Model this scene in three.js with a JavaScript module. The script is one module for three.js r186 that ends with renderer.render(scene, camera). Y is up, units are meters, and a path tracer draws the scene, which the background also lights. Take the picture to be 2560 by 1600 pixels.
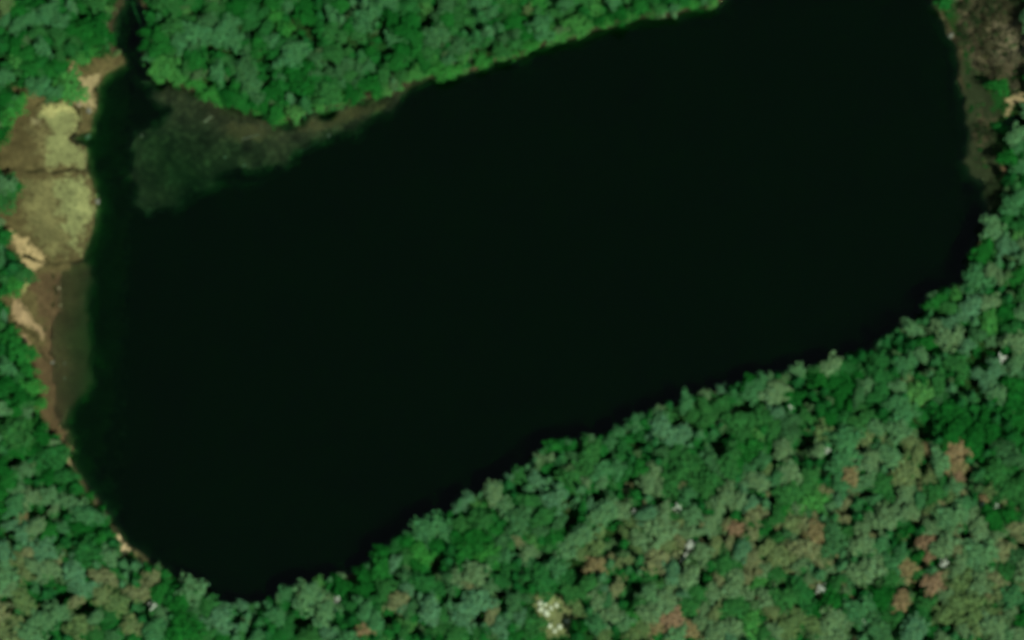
import * as THREE from 'three';
import { mergeGeometries } from 'three/addons/utils/BufferGeometryUtils.js';

// ---------- camera, sky, sun, exposure ----------
const scene = new THREE.Scene();
const W = 2560, H = 1600, DIST = 1500, TILT = 12 * Math.PI / 180;
const camera = new THREE.PerspectiveCamera(2 * Math.atan(125 / DIST) * 180 / Math.PI, W / H, 10, 20000);
camera.position.set(0, DIST * Math.cos(TILT), DIST * Math.sin(TILT));
camera.lookAt(0, 0, 0);
camera.updateMatrixWorld(true);
camera.focus = 300; camera.userData.fStop = 0.28;                         // the picture is soft all over

const sunDir = new THREE.Vector3(0.50, 1.14, 0.58).normalize();          // from the south-east, about 56 degrees up
// a bright, slightly hazy summer sky: paler toward the horizon, a soft aureole round the sun
{
  const SW = 256, SH = 128, d = new Float32Array(SW * SH * 4), v = new THREE.Vector3();
  for (let j = 0; j < SH; j++) for (let i = 0; i < SW; i++) {
    const el = ((j + 0.5) / SH - 0.5) * Math.PI, az = ((i + 0.5) / SW - 0.5) * 2 * Math.PI;
    v.set(Math.cos(el) * Math.cos(az), Math.sin(el), Math.cos(el) * Math.sin(az));
    const t = Math.pow(1 - Math.max(0, v.y), 2.2), g = 0.10 * Math.exp((v.dot(sunDir) - 1) * 9);
    d.set([0.110 + 0.12 * t + g, 0.152 + 0.10 * t + g, 0.200 + 0.07 * t + g * 0.9, 1], (j * SW + i) * 4);
  }
  const t = new THREE.DataTexture(d, SW, SH, THREE.RGBAFormat, THREE.FloatType); t.mapping = THREE.EquirectangularReflectionMapping; t.colorSpace = THREE.LinearSRGBColorSpace; t.magFilter = t.minFilter = THREE.LinearFilter; t.needsUpdate = true;
  scene.background = t; scene.environment = t;
}
const sun = new THREE.DirectionalLight(new THREE.Color(1, 0.96, 0.88), 3.9);
sun.position.copy(sunDir).multiplyScalar(700);
sun.castShadow = true;
sun.shadow.mapSize.set(4096, 4096);
Object.assign(sun.shadow.camera, { left: -320, right: 320, top: 260, bottom: -260, near: 50, far: 1600 });
scene.add(sun, sun.target);
const renderer = new THREE.WebGLRenderer({ antialias: true });
renderer.toneMapping = THREE.LinearToneMapping;
renderer.toneMappingExposure = 1.55;
renderer.shadowMap.enabled = true;

// ---------- helpers ----------
function rng(seed) { let a = seed >>> 0; return () => { a = (a + 0x6D2B79F5) | 0; let t = Math.imul(a ^ (a >>> 15), 1 | a); t = (t + Math.imul(t ^ (t >>> 7), 61 | t)) ^ t; return ((t ^ (t >>> 14)) >>> 0) / 4294967296; }; }
const R = rng(20240611);
const rr = (a, b, f = R) => a + (b - a) * f();
function hash2(x, y) { let h = Math.imul(x, 374761393) + Math.imul(y, 668265263) | 0; h = Math.imul(h ^ (h >>> 13), 1274126177); return ((h ^ (h >>> 16)) >>> 0) / 4294967296; }
function vnoise(x, y) {
  const xi = Math.floor(x), yi = Math.floor(y), fx = x - xi, fy = y - yi, u = fx * fx * (3 - 2 * fx), v = fy * fy * (3 - 2 * fy);
  return (hash2(xi, yi) * (1 - u) + hash2(xi + 1, yi) * u) * (1 - v) + (hash2(xi, yi + 1) * (1 - u) + hash2(xi + 1, yi + 1) * u) * v;
}
const fbm = (x, y, o = 4) => { let s = 0, a = 0.5, n = 0; for (let i = 0; i < o; i++) { s += a * vnoise(x, y); n += a; a *= 0.5; x = x * 2.03 + 17.1; y = y * 2.03 + 9.7; } return s / n; };
const smooth = (a, b, x) => { const t = Math.min(1, Math.max(0, (x - a) / (b - a))); return t * t * (3 - 2 * t); };
const fwd = new THREE.Vector3(0, 0, -1).transformDirection(camera.matrixWorld), rgt = new THREE.Vector3(1, 0, 0).transformDirection(camera.matrixWorld), upv = new THREE.Vector3(0, 1, 0).transformDirection(camera.matrixWorld);
const TH = 125 / DIST;
// survey of the photograph: pixel -> place on the ground at height h
function at(px, py, h = 0) {
  const d = fwd.clone().addScaledVector(rgt, (px - W / 2) / (H / 2) * TH).addScaledVector(upv, -(py - H / 2) / (H / 2) * TH);
  return camera.position.clone().addScaledVector(d, (h - camera.position.y) / d.y);
}
const flat = (pts, dy = 0) => pts.map(([x, y]) => { const p = at(x, y + dy); return [p.x, p.z]; });
function inPoly(p, x, y) { let c = false; for (let i = 0, j = p.length - 1; i < p.length; j = i++) { const [xi, yi] = p[i], [xj, yj] = p[j]; if ((yi > y) !== (yj > y) && x < (xj - xi) * (y - yi) / (yj - yi) + xi) c = !c; } return c; }
function segDist(ax, ay, bx, by, x, y) { const dx = bx - ax, dy = by - ay, t = Math.max(0, Math.min(1, ((x - ax) * dx + (y - ay) * dy) / (dx * dx + dy * dy || 1))); return Math.hypot(x - ax - dx * t, y - ay - dy * t); }
function polyDist(p, x, y, closed = true) { let m = 1e9; for (let i = 0; i < p.length - (closed ? 0 : 1); i++) { const a = p[i], b = p[(i + 1) % p.length]; m = Math.min(m, segDist(a[0], a[1], b[0], b[1], x, y)); } return m; }
const names = {};
const numbered = n => { const k = names[n] = (names[n] ?? -1) + 1; return k ? n + '_' + String(k).padStart(3, '0') : n; };
const lin = (r, g, b) => new THREE.Color().setRGB(r, g, b);
function shadows(o) { o.traverse(m => { if (m.isMesh) { m.castShadow = true; m.receiveShadow = true; } }); return o; }
const struct = (o, name) => { o.name = name; o.userData.kind = 'structure'; scene.add(shadows(o)); return o; };

// ---------- the lie of the land (photograph pixels, then metres) ----------
const northShore = [[345, -60], [348, 0], [362, 26], [366, 53], [374, 77], [360, 106], [350, 132], [360, 150], [391, 162], [398, 190], [423, 206], [484, 228], [520, 245], [556, 258], [600, 276], [640, 284], [672, 296], [694, 308], [735, 300], [790, 276], [860, 260], [918, 245], [987, 231], [1020, 212], [1043, 196], [1090, 192], [1136, 190], [1185, 174], [1252, 149], [1311, 140], [1328, 122], [1367, 108], [1440, 95], [1498, 72], [1523, 64], [1573, 54], [1622, 40], [1684, 42], [1702, 30], [1722, 20], [1784, 18], [1800, 4], [1830, -30], [1900, -70], [2050, -110], [2200, -90], [2290, -50]];
const eastShore = [[2330, 0], [2342, 24], [2360, 58], [2378, 92], [2395, 120], [2400, 200], [2411, 250], [2416, 300], [2426, 330], [2424, 385], [2412, 402], [2428, 438], [2460, 455], [2470, 500], [2476, 550], [2470, 590]];
const southShore = [[2426, 618], [2424, 653], [2417, 690], [2377, 712], [2345, 726], [2318, 740], [2314, 782], [2290, 796], [2240, 812], [2224, 832], [2192, 846], [2180, 872], [2126, 884], [2060, 902], [2000, 914], [1936, 932], [1850, 951], [1786, 966], [1734, 990], [1670, 1004], [1641, 1018], [1575, 1050], [1531, 1072], [1488, 1092], [1445, 1092], [1401, 1100], [1358, 1114], [1335, 1142], [1314, 1160], [1285, 1174], [1252, 1204], [1209, 1222], [1153, 1238], [1136, 1264], [1096, 1286], [1040, 1310], [997, 1338], [944, 1376], [928, 1394], [898, 1418], [805, 1444], [746, 1462], [693, 1484], [660, 1500], [612, 1503], [560, 1500], [515, 1482], [470, 1456]];
const southWest = [[440, 1448], [420, 1427], [380, 1407], [360, 1388], [317, 1358], [284, 1313], [258, 1273], [215, 1217], [187, 1174], [177, 1140], [167, 1098], [150, 1060], [138, 1040], [140, 1000], [132, 960], [140, 925], [128, 890], [122, 850], [140, 800], [150, 755], [146, 715], [160, 680], [200, 660], [206, 652], [214, 617], [230, 578], [238, 538], [244, 498], [233, 472], [225, 438], [212, 424], [220, 400], [212, 368], [190, 356], [180, 342], [225, 326], [225, 305], [238, 270], [244, 238], [234, 225], [254, 196], [272, 180], [312, 158], [306, 140], [286, 114], [280, 87], [280, 58], [296, 26], [309, 0], [312, -60]];
const lake = [...flat(northShore), ...flat(eastShore), ...flat(southShore, 13), ...flat(southWest)];
const bankPx = [[90, 255], [160, 252], [178, 240], [165, 160], [185, 142], [300, 122], [330, 140], [330, 500], [300, 1000], [200, 1180], [150, 1120], [126, 1096], [116, 1073], [99, 1014], [86, 981], [83, 941], [60, 901], [56, 865], [36, 835], [26, 799], [23, 759], [40, 736], [76, 706], [74, 686], [53, 665], [32, 631], [13, 586], [-6, 551], [-4, 525], [26, 509], [53, 485], [45, 459], [8, 440], [-4, 420], [0, 371], [34, 344], [26, 291]];
const bank = flat(bankPx);
const eastBank = flat([[2380, 90], [2420, 130], [2440, 200], [2480, 240], [2502, 290], [2496, 370], [2516, 410], [2515, 500], [2498, 560], [2440, 610], [2400, 560], [2380, 300]]);
const darkHollow = flat([[2508, 300], [2535, 285], [2600, 285], [2600, 322], [2530, 322], [2505, 335]]);
const ditches = [[[8, 430], [40, 422], [75, 431], [110, 426], [140, 433], [175, 424], [230, 430]], [[112, 650], [135, 662], [160, 655], [185, 660], [235, 644]], [[92, 850], [104, 880], [118, 902], [145, 918], [175, 926], [240, 932]], [[88, 264], [112, 257], [140, 252], [172, 258], [194, 276], [200, 305], [188, 335], [172, 345], [190, 362]], [[40, 808], [62, 822], [84, 838], [100, 864]], [[132, 690], [140, 730], [132, 765]], [[60, 640], [100, 655], [118, 660]]].map(l => flat(l));
// signed distance to the shore, positive on land, on a 1 m grid
const GX0 = -330, GZ0 = -260, GW = 660, GH = 520, sdf = new Float32Array(GW * GH);
for (let j = 0; j < GH; j++) for (let i = 0; i < GW; i++) { const x = GX0 + i, z = GZ0 + j; sdf[j * GW + i] = polyDist(lake, x, z) * (inPoly(lake, x, z) ? -1 : 1); }
function shore(x, z) {
  const u = Math.min(GW - 1.001, Math.max(0, x - GX0)), v = Math.min(GH - 1.001, Math.max(0, z - GZ0)), i = Math.floor(u), j = Math.floor(v), a = u - i, b = v - j, k = j * GW + i;
  return (sdf[k] * (1 - a) + sdf[k + 1] * a) * (1 - b) + (sdf[k + GW] * (1 - a) + sdf[k + GW + 1] * a) * b;
}
const shelfPx = flat([[330, 190], [420, 200], [560, 250], [700, 300], [900, 240], [1060, 185], [1090, 200], [1000, 262], [960, 300], [870, 345], [790, 372], [740, 412], [650, 432], [560, 462], [450, 508], [395, 540], [330, 505], [300, 450], [330, 340], [395, 270], [385, 215]]);
const mudShelf = flat([[120, 655], [236, 655], [240, 700], [234, 750], [228, 800], [236, 850], [240, 900], [246, 955], [216, 990], [184, 1020], [172, 1060], [176, 1110], [120, 1100], [100, 900]]);
function bedDepth(x, z, d) {                         // depth of the bed below the water at distance d out from the shore
  const out = polyDist(shelfPx, x, z) * (inPoly(shelfPx, x, z) ? 1 : -1), s = smooth(-2, 4, out + (fbm(x / 6, z / 6) - 0.5) * 14);
  const steep = Math.min(3.1, d * 0.85 + 0.1), shelf = 0.16 + d * 0.026 + (fbm(x / 4, z / 4) - 0.5) * 0.4;
  const west = x < -150 ? smooth(-150, -158, x) * 0.55 : 0;
  if (x < -150) { const o = polyDist(mudShelf, x, z) * (inPoly(mudShelf, x, z) ? 1 : -1), k = smooth(-2.5, 3, o + (fbm(x / 4, z / 4) - 0.5) * 5); if (k > 0) return (1 - k) * Math.min(3, d * 0.5 + 0.05) + k * Math.max(0.03, 0.10 + d * 0.05 + (fbm(x / 3, z / 3) - 0.5) * 0.35); }
  return Math.max(0.05, steep * (1 - s) * (1 - west) + shelf * s * (1 - west) + Math.min(3, d * 0.35 + 0.05) * west);
}
function groundY(x, z) {
  const amp = x > -205 && x < -155 && z > -25 && z < 55 ? 5.5 : x > 155 && z < -20 ? 3 : 1.3, d = shore(x, z) + (fbm(x / 3.2 + 12, z / 3.2 + 4, 3) - 0.5) * amp;
  if (inPoly(darkHollow, x, z)) return -1.2;
  if (d < 0) return -bedDepth(x, z, -d);
  const inBank = inPoly(bank, x, z) || inPoly(eastBank, x, z);
  let y = Math.min(0.12 + d * 0.09, inBank ? 0.9 : 2.4) + (fbm(x / 14, z / 14) - 0.5) * (inBank ? 0.35 : 1.1) * smooth(0, 6, d) + (fbm(x / 2.2, z / 2.2) - 0.5) * 0.16;
  if (x < -150) for (const l of ditches) { const q = polyDist(l, x, z, false) + (fbm(x, z) - 0.5) * 0.5; if (q < 1.3) y -= 0.5 * (1 - smooth(0.3, 1.1, q)); }
  return Math.max(y, d > 0.7 ? 0.03 : -0.05);
}
// ground: one sheet, fine where it is seen, coarse out to the horizon
{
  const line = (fine) => { const a = []; for (const [from, to, st] of fine) for (let v = from; v < to - 1e-6; v += st) a.push(v); a.push(fine.at(-1)[1]); let s = 3; while (a.at(-1) < 7000) { a.push(a.at(-1) + s); a.unshift(a[0] - s); s *= 1.5; } return a; };
  const xs = line([[-215, -155, 0.5], [-155, 225, 1.2]]), zs = line([[-145, 145, 0.75]]);
  const pos = [], uv = [], idx = [];
  for (const z of zs) for (const x of xs) { pos.push(x, groundY(x, z), z); uv.push((x + 240) / 480, (z + 160) / 320); }
  for (let j = 0; j < zs.length - 1; j++) for (let i = 0; i < xs.length - 1; i++) { const a = j * xs.length + i, b = a + 1, c = a + xs.length, d = c + 1; idx.push(a, c, b, b, c, d); }
  const g = new THREE.BufferGeometry();
  g.setAttribute('position', new THREE.Float32BufferAttribute(pos, 3)); g.setAttribute('uv', new THREE.Float32BufferAttribute(uv, 2)); g.setIndex(idx); g.computeVertexNormals();
  // what the ground is made of: litter and moss, silt, sand, peat
  const TW = 2048, TI = 1366, data = new Uint8Array(TW * TI * 4);
  const zone = (pts, c, edge = 3) => ({ p: flat(pts), c, edge });
  const zones = [
    zone([[-20, 240], [330, 110], [330, 500], [300, 1000], [215, 1230], [150, 1120], [60, 960], [-20, 700]], [0.062, 0.056, 0.020]),
    zone([[40, 690], [240, 655], [245, 760], [240, 850], [245, 950], [215, 990], [180, 1040], [190, 1180], [116, 1073], [90, 1000], [60, 900], [110, 850], [90, 760]], [0.056, 0.042, 0.018]),
    zone([[50, 436], [140, 432], [160, 560], [195, 648], [120, 655], [60, 580], [48, 490]], [0.092, 0.094, 0.034], 5),
    zone([[60, 300], [105, 290], [130, 340], [120, 428], [90, 428], [80, 370]], [0.090, 0.088, 0.033], 5),
    zone([[92, 258], [182, 255], [207, 300], [190, 348], [214, 366], [224, 400], [214, 424], [118, 427], [104, 380], [116, 330], [98, 292]], [0.138, 0.160, 0.058], 3),
    zone([[104, 262], [178, 258], [200, 285], [186, 305], [176, 290], [150, 288], [120, 296], [102, 285]], [0.205, 0.215, 0.078], 2),
    zone([[70, 296], [100, 292], [104, 318], [72, 312]], [0.17, 0.165, 0.075], 1.5),
    zone([[118, 440], [215, 429], [240, 490], [240, 540], [230, 585], [214, 622], [200, 650], [175, 632], [146, 560], [128, 500]], [0.124, 0.145, 0.053], 4),
    zone([[175, 432], [210, 430], [240, 490], [236, 560], [215, 600], [190, 560], [185, 480]], [0.150, 0.172, 0.062], 4),
    zone([[12, 570], [60, 592], [96, 618], [116, 640], [112, 668], [76, 692], [50, 656], [34, 622]], [0.25, 0.205, 0.09], 1.8),
    zone([[30, 738], [60, 752], [95, 800], [122, 836], [110, 857], [85, 828], [34, 806]], [0.225, 0.175, 0.085], 1.8),
    zone([[36, 826], [62, 836], [90, 868], [72, 882]], [0.19, 0.14, 0.07], 1.5),
    zone([[60, 690], [84, 694], [70, 730], [44, 740]], [0.16, 0.18, 0.06], 1.5),
    zone([[160, 150], [190, 150], [196, 190], [172, 205]], [0.21, 0.165, 0.075], 1.5),
    zone([[190, 195], [262, 176], [256, 200], [238, 226], [244, 262], [226, 290], [205, 268], [172, 246], [168, 215]], [0.19, 0.165, 0.075], 2),
    zone([[140, 1125], [180, 1140], [182, 1172], [150, 1165]], [0.20, 0.18, 0.08], 1.5),
    zone([[270, 1335], [300, 1335], [335, 1385], [310, 1390], [285, 1362]], [0.28, 0.235, 0.12], 1.2),
    zone([[330, 1375], [372, 1398], [394, 1440], [360, 1450], [345, 1410]], [0.17, 0.175, 0.062], 1.5),
    zone([[2370, -20], [2580, -20], [2580, 200], [2500, 235], [2440, 200], [2400, 130]], [0.042, 0.040, 0.020], 4),
    zone([[2450, 60], [2580, 30], [2580, 170], [2490, 160]], [0.095, 0.09, 0.05], 6),
    zone([[2400, 100], [2480, 220], [2505, 290], [2500, 370], [2520, 410], [2515, 520], [2480, 590], [2400, 560], [2390, 300]], [0.014, 0.022, 0.008], 4),
    zone([[2425, 280], [2496, 285], [2498, 365], [2440, 372]], [0.036, 0.034, 0.016], 4),
    zone([[2500, 245], [2580, 215], [2580, 258], [2535, 268], [2522, 295], [2500, 298], [2512, 270]], [0.19, 0.16, 0.075], 1.5),
    zone([[2496, 395], [2518, 405], [2522, 440], [2500, 470]], [0.12, 0.085, 0.04], 2),
    zone([[1325, 1485], [1400, 1478], [1470, 1500], [1460, 1550], [1430, 1590], [1370, 1600], [1335, 1550]], [0.105, 0.135, 0.050], 3),
    zone([[1600, 1540], [1690, 1530], [1770, 1560], [1780, 1620], [1600, 1620]], [0.20, 0.165, 0.065], 3),
    zone([[2220, 1390], [2290, 1400], [2360, 1470], [2370, 1510], [2310, 1470], [2230, 1440]], [0.22, 0.17, 0.075], 2.5),
    zone([[1990, 1540], [2050, 1540], [2090, 1620], [1990, 1620]], [0.19, 0.17, 0.06], 3),
    zone([[550, 300], [640, 300], [700, 330], [640, 360], [560, 345]], [0.075, 0.058, 0.026], 3),
    zone([[730, 310], [900, 250], [980, 245], [960, 280], [850, 320], [760, 340]], [0.075, 0.055, 0.026], 3),
  ];
  for (const q of zones) { const xsq = q.p.map(v => v[0]), zsq = q.p.map(v => v[1]); q.b = [Math.min(...xsq) - 6, Math.max(...xsq) + 6, Math.min(...zsq) - 6, Math.max(...zsq) + 6]; }
  const enc = v => { v = Math.min(1, Math.max(0, v)); return 255 * (v <= 0.0031308 ? 12.92 * v : 1.055 * v ** (1 / 2.4) - 0.055); };
  for (let j = 0; j < TI; j++) for (let i = 0; i < TW; i++) {
    const x = -240 + (i + 0.5) / TW * 480, z = -160 + (j + 0.5) / TI * 320, d = shore(x, z);
    const n1 = fbm(x / 3, z / 3, 4), n2 = hash2(i, j), n3 = fbm(x / 0.9 + 40, z / 0.9, 2);
    let c;
    if (d < -0.6) { const sh = inPoly(shelfPx, x, z) || x < -150 ? 1 : 0, k = sh ? 0.2 + 1.5 * fbm(x / 5 + 60, z / 5, 4) : 1, w = sh && fbm(x / 1.6, z / 1.6 + 80, 3) > 0.6 ? 1.6 : 1; c = [0.036 * k * w, 0.036 * k * w, 0.018 * k * w]; } else c = n1 > 0.5 ? [0.006, 0.040, 0.006] : [0.012, 0.034, 0.006];      // bed silt / moss / leaf litter, floor colours darkened to paint in tree shade
    if (d > -1.2 && d < 1.9 + (n1 - 0.5) * 3) c = n3 > 0.6 ? [0.050, 0.044, 0.020] : [0.026, 0.028, 0.011];                // bare bank soil at the waterline
    for (const q of zones) {
      if (x < q.b[0] || x > q.b[1] || z < q.b[2] || z > q.b[3]) continue;
      const wx = x + (fbm(x / 2.5 + 7, z / 2.5) - 0.5) * q.edge * 2.2, wz = z + (fbm(x / 2.5, z / 2.5 + 31) - 0.5) * q.edge * 2.2 ;
      if (inPoly(q.p, wx, wz)) { const dd = polyDist(q.p, wx, wz), k = smooth(0, q.edge, dd + (n2 - 0.5) * 0.6 + (n3 - 0.5) * q.edge); const mo = 0.62 + 0.76 * fbm(x / 5 + 5, z / 5 + 3, 3) * (0.7 + 0.6 * n3); c = c.map((v, m) => v + (q.c[m] * mo * 1.08 - v) * k); }
    }
    if (x < -150 && d > -1) for (const l of ditches) { const q = polyDist(l, x, z, false) + (n1 - 0.5) * 1.6 + (n3 - 0.5) * 0.8; if (q < 0.5) c = [0.030, 0.029, 0.010]; }
    let s = 0.72 + 0.36 * n1 + 0.22 * (n2 - 0.5) + 0.4 * (n3 - 0.5);
    if (n3 > 0.8) s *= 0.62;
    if (d < -8 && !inPoly(shelfPx, x, z)) s = 0.9;
    const o = (j * TW + i) * 4; data[o] = enc(c[0] * s); data[o + 1] = enc(c[1] * s); data[o + 2] = enc(c[2] * s); data[o + 3] = 255;
  }
  const t = new THREE.DataTexture(data, TW, TI); t.colorSpace = THREE.SRGBColorSpace; t.magFilter = THREE.LinearFilter; t.minFilter = THREE.LinearMipmapLinearFilter; t.generateMipmaps = true; t.needsUpdate = true;
  struct(new THREE.Mesh(g, new THREE.MeshPhysicalMaterial({ map: t, roughness: 0.96, specularIntensity: 0.15 })), 'ground');
}
// lake water: a clear dark brown-green body lying on the bed
{
  const A = at(-20, -140), B = at(W + 40, 1540), g = new THREE.PlaneGeometry(B.x - A.x, B.z - A.z); g.rotateX(-Math.PI / 2); g.translate((A.x + B.x) / 2, 0, (A.z + B.z) / 2);   // it lies hidden under the land round the basin
  const m = new THREE.MeshPhysicalMaterial({ color: 0xffffff, transmission: 1, thickness: 3, ior: 1.2, roughness: 0.06, specularIntensity: 0.2, attenuationColor: lin(0.20, 0.57, 0.32), attenuationDistance: 1.5 });
  struct(new THREE.Mesh(g, m), 'water');
}
// ---------- foliage building blocks ----------
class Leaves {
  constructor() { this.p = []; this.c = []; }
  card(o, n, size, f, tint, long = 1) {                      // a folded kite-shaped spray of leaves: four faces
    const a = new THREE.Vector3(f() - 0.5, f() - 0.5, f() - 0.5).cross(n).normalize(), b = new THREE.Vector3().crossVectors(n, a), s = size * 0.5;
    const k = [[-1, 0], [-0.1, 0.85], [1.05, 0.1], [0.1, -0.9]].map(([u, v], i) => o.clone().addScaledVector(a, s * u * long * rr(0.8, 1.2, f)).addScaledVector(b, s * v * rr(0.75, 1.2, f)).addScaledVector(n, -s * (i % 2 ? 0.42 : 0.1)));
    const t = tint * rr(0.72, 1.26, f), w = rr(-0.1, 0.1, f);
    for (const q of [0, 1, 2, 0, 2, 3]) { this.p.push(k[q].x, k[q].y, k[q].z); this.c.push(t * (1 + w), t, t * (1 - w)); }
  }
  build() { const g = new THREE.BufferGeometry(); g.setAttribute('position', new THREE.Float32BufferAttribute(this.p, 3)); g.setAttribute('color', new THREE.Float32BufferAttribute(this.c, 3)); g.computeVertexNormals(); return g; }
}
function limb(a, b, r0, r1, sides = 5) {
  const d = b.clone().sub(a), g = new THREE.CylinderGeometry(r1, r0, d.length(), sides, 1, true);
  g.translate(0, d.length() / 2, 0); g.applyQuaternion(new THREE.Quaternion().setFromUnitVectors(new THREE.Vector3(0, 1, 0), d.normalize())); g.translate(a.x, a.y, a.z); return g;
}
const V = (x, y, z) => new THREE.Vector3(x, y, z);
// crown radius about 4.5 m; the trunk forks into limbs that reach into the crown
function broadleaf(seed, { h = 11, r = 4.5, ry = 1.9, puffs = 22, per = 22, size = 0.85, open = 0, fill = 240 }) {
  const f = rng(seed), L = new Leaves(), wood = [], P = [], ecc = rr(0.55, 1, f), turn = f() * 6.28, lobes = 2 + Math.floor(f() * 3), lobe = rr(0.12, 0.34, f), ph = f() * 6.28, k4 = r / 4.5;
  const reach = a => 1 + lobe * Math.sin(a * lobes + ph) + 0.14 * Math.sin(a * 5 + ph * 2);
  const at2 = (a, e) => { const x = Math.cos(a) * e, z = Math.sin(a) * e * ecc; return [x * Math.cos(turn) - z * Math.sin(turn), x * Math.sin(turn) + z * Math.cos(turn)]; };
  const dome = q => h - ry + ry * (1 - 0.85 * q * q);
  const top = V(rr(-0.4, 0.4, f), h - ry, rr(-0.4, 0.4, f)), fork = V(top.x * 0.5, top.y * 0.55, top.z * 0.5);
  wood.push(limb(V(0, -0.6, 0), fork, 0.30, 0.21, 6), limb(fork, top.clone().setY(h - ry * 0.6), 0.21, 0.08, 5));
  for (let i = 0; i < puffs; i++) {
    const a = i * 2.39996 + rr(-0.6, 0.6, f), q = Math.sqrt((i + 0.3) / puffs) * rr(0.8, 1.12, f), pr = rr(0.5, 1.45, f) * k4 * (1.1 - 0.35 * q), [x, z] = at2(a, q * r * 0.92 * reach(a));
    const c = V(x, dome(q) - pr * 0.5 + rr(-0.5, 0.4, f), z);
    P.push({ c, r: pr, t: rr(0.86, 1.12, f) });
    if (i % 2) wood.push(limb(V(fork.x, top.y * rr(0.5, 0.75, f), fork.z), c, 0.09, 0.03, 3));
  }
  for (const p of P) for (let k = 0; k < per; k++) {
    const n = V(rr(-1, 1, f), rr(-0.3, 1.2, f), rr(-1, 1, f)).normalize(), o = p.c.clone().addScaledVector(n, p.r * rr(0.6, 1.2, f) * (1 - open * f() * 0.6));
    L.card(o, n.add(V(rr(-0.4, 0.4, f), rr(0.3, 1.2, f), rr(-0.4, 0.4, f))).normalize(), size * rr(0.5, 1.3, f), f, p.t);
  }
  for (let k = 0; k < fill; k++) {                            // loose sprays between the boughs and out past them
    const a = f() * 6.283, q = 1.22 * Math.pow(f(), 0.6), [x, z] = at2(a, q * r * 0.95 * reach(a) );
    L.card(V(x, dome(Math.min(1.1, q)) - rr(0.1, 1.1, f), z), V(x / r * 0.5 + rr(-0.4, 0.4, f), 1, z / r * 0.5 + rr(-0.4, 0.4, f)).normalize(), size * rr(0.6, 1.4, f), f, rr(0.86, 1.1, f));
  }
  return { crown: L.build(), trunk: mergeGeometries(wood.map(g => g.toNonIndexed())) };
}
// crown radius about 3 m, a spire of drooping whorls
function conifer(seed, { h = 15, r = 3 }) {
  const f = rng(seed), L = new Leaves(), wood = [limb(V(0, -0.6, 0), V(rr(-0.2, 0.2, f), h, rr(-0.2, 0.2, f)), 0.26, 0.03, 6)];
  const rings = 11;
  for (let i = 0; i < rings; i++) {
    const t = i / (rings - 1), y = 2.2 + (h - 2.6) * t, len = r * (1 - t) ** 0.8 * rr(0.85, 1.1, f) + 0.35, nb = Math.round(9 - 4 * t), a0 = f() * 6.28;
    for (let b = 0; b < nb; b++) {
      const a = a0 + b / nb * 6.283 + rr(-0.22, 0.22, f), l = len * rr(0.65, 1.15, f), dir = V(Math.cos(a), -0.32, Math.sin(a)), tint = rr(0.82, 1.15, f);
      if (i < rings - 2 && b % 2) wood.push(limb(V(0, y, 0), V(0, y, 0).addScaledVector(dir, l * 0.8), 0.04, 0.015, 3));
      const m = Math.max(2, Math.round(l / 0.42));
      for (let k = 0; k < m; k++) { const u = (k + 0.7) / m; L.card(V(rr(-0.14, 0.14, f), y + rr(-0.12, 0.12, f), rr(-0.14, 0.14, f)).addScaledVector(dir, l * u), V(Math.cos(a) * 0.35 + rr(-0.3, 0.3, f), 1, Math.sin(a) * 0.35 + rr(-0.3, 0.3, f)).normalize(), rr(0.7, 1.05, f) * (1.15 - 0.35 * u), f, tint); }
    }
  }
  for (let k = 0; k < 5; k++) L.card(V(0, h - 0.2 - k * 0.18, 0), V(rr(-1, 1, f), 0.6, rr(-1, 1, f)).normalize(), 0.5, f, 1.1);
  return { crown: L.build(), trunk: mergeGeometries(wood.map(g => g.toNonIndexed())) };
}
// bare or dead tree: trunk with branching limbs, few twigs
function bareTree(seed, { h = 9, r = 3, n = 16, thick = 0.24, lean = 0 }) {
  const f = rng(seed), wood = [], tip = V(lean * h, h, rr(-0.4, 0.4, f)), pt = t => V(lean * h * t * t, h * t, tip.z * t);
  for (let i = 0; i < 4; i++) wood.push(limb(pt(i ? i / 4 : -0.06), pt((i + 1) / 4), thick * (1 - i * 0.22), thick * (1 - (i + 1) * 0.22) + 0.02, 6));
  const twigs = [];
  for (let i = 0; i < n; i++) {
    const t = rr(0.35, 0.98, f), a = i * 2.4 + rr(-0.4, 0.4, f), l = r * (1.15 - 0.75 * t) * rr(0.6, 1.2, f), o = pt(t), e = o.clone().add(V(Math.cos(a) * l, l * rr(0.1, 0.6, f), Math.sin(a) * l));
    wood.push(limb(o, e, thick * 0.42 * (1.2 - t), 0.03, 4));
    for (let k = 0; k < 4; k++) { const u = rr(0.35, 1, f), q = o.clone().lerp(e, u), b = a + rr(-1.1, 1.1, f), m = l * rr(0.25, 0.5, f); twigs.push(limb(q, q.clone().add(V(Math.cos(b) * m, m * rr(0, 0.7, f), Math.sin(b) * m)), thick * 0.24, 0.02, 3)); }
  }
  return { crown: mergeGeometries(twigs.map(g => g.toNonIndexed())), trunk: mergeGeometries(wood.map(g => g.toNonIndexed())) };
}
const leafMat = (r, g, b) => new THREE.MeshPhysicalMaterial({ color: lin(r, g, b), vertexColors: true, roughness: 0.9, specularIntensity: 0.06, transmission: 0.45, thickness: 0, side: THREE.DoubleSide });
const woodMat = (r, g, b) => new THREE.MeshStandardMaterial({ color: lin(r, g, b), roughness: 0.95 });
const bark = woodMat(0.06, 0.05, 0.03), deadBark = woodMat(0.46, 0.55, 0.42), greyBark = woodMat(0.13, 0.12, 0.075);
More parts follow.
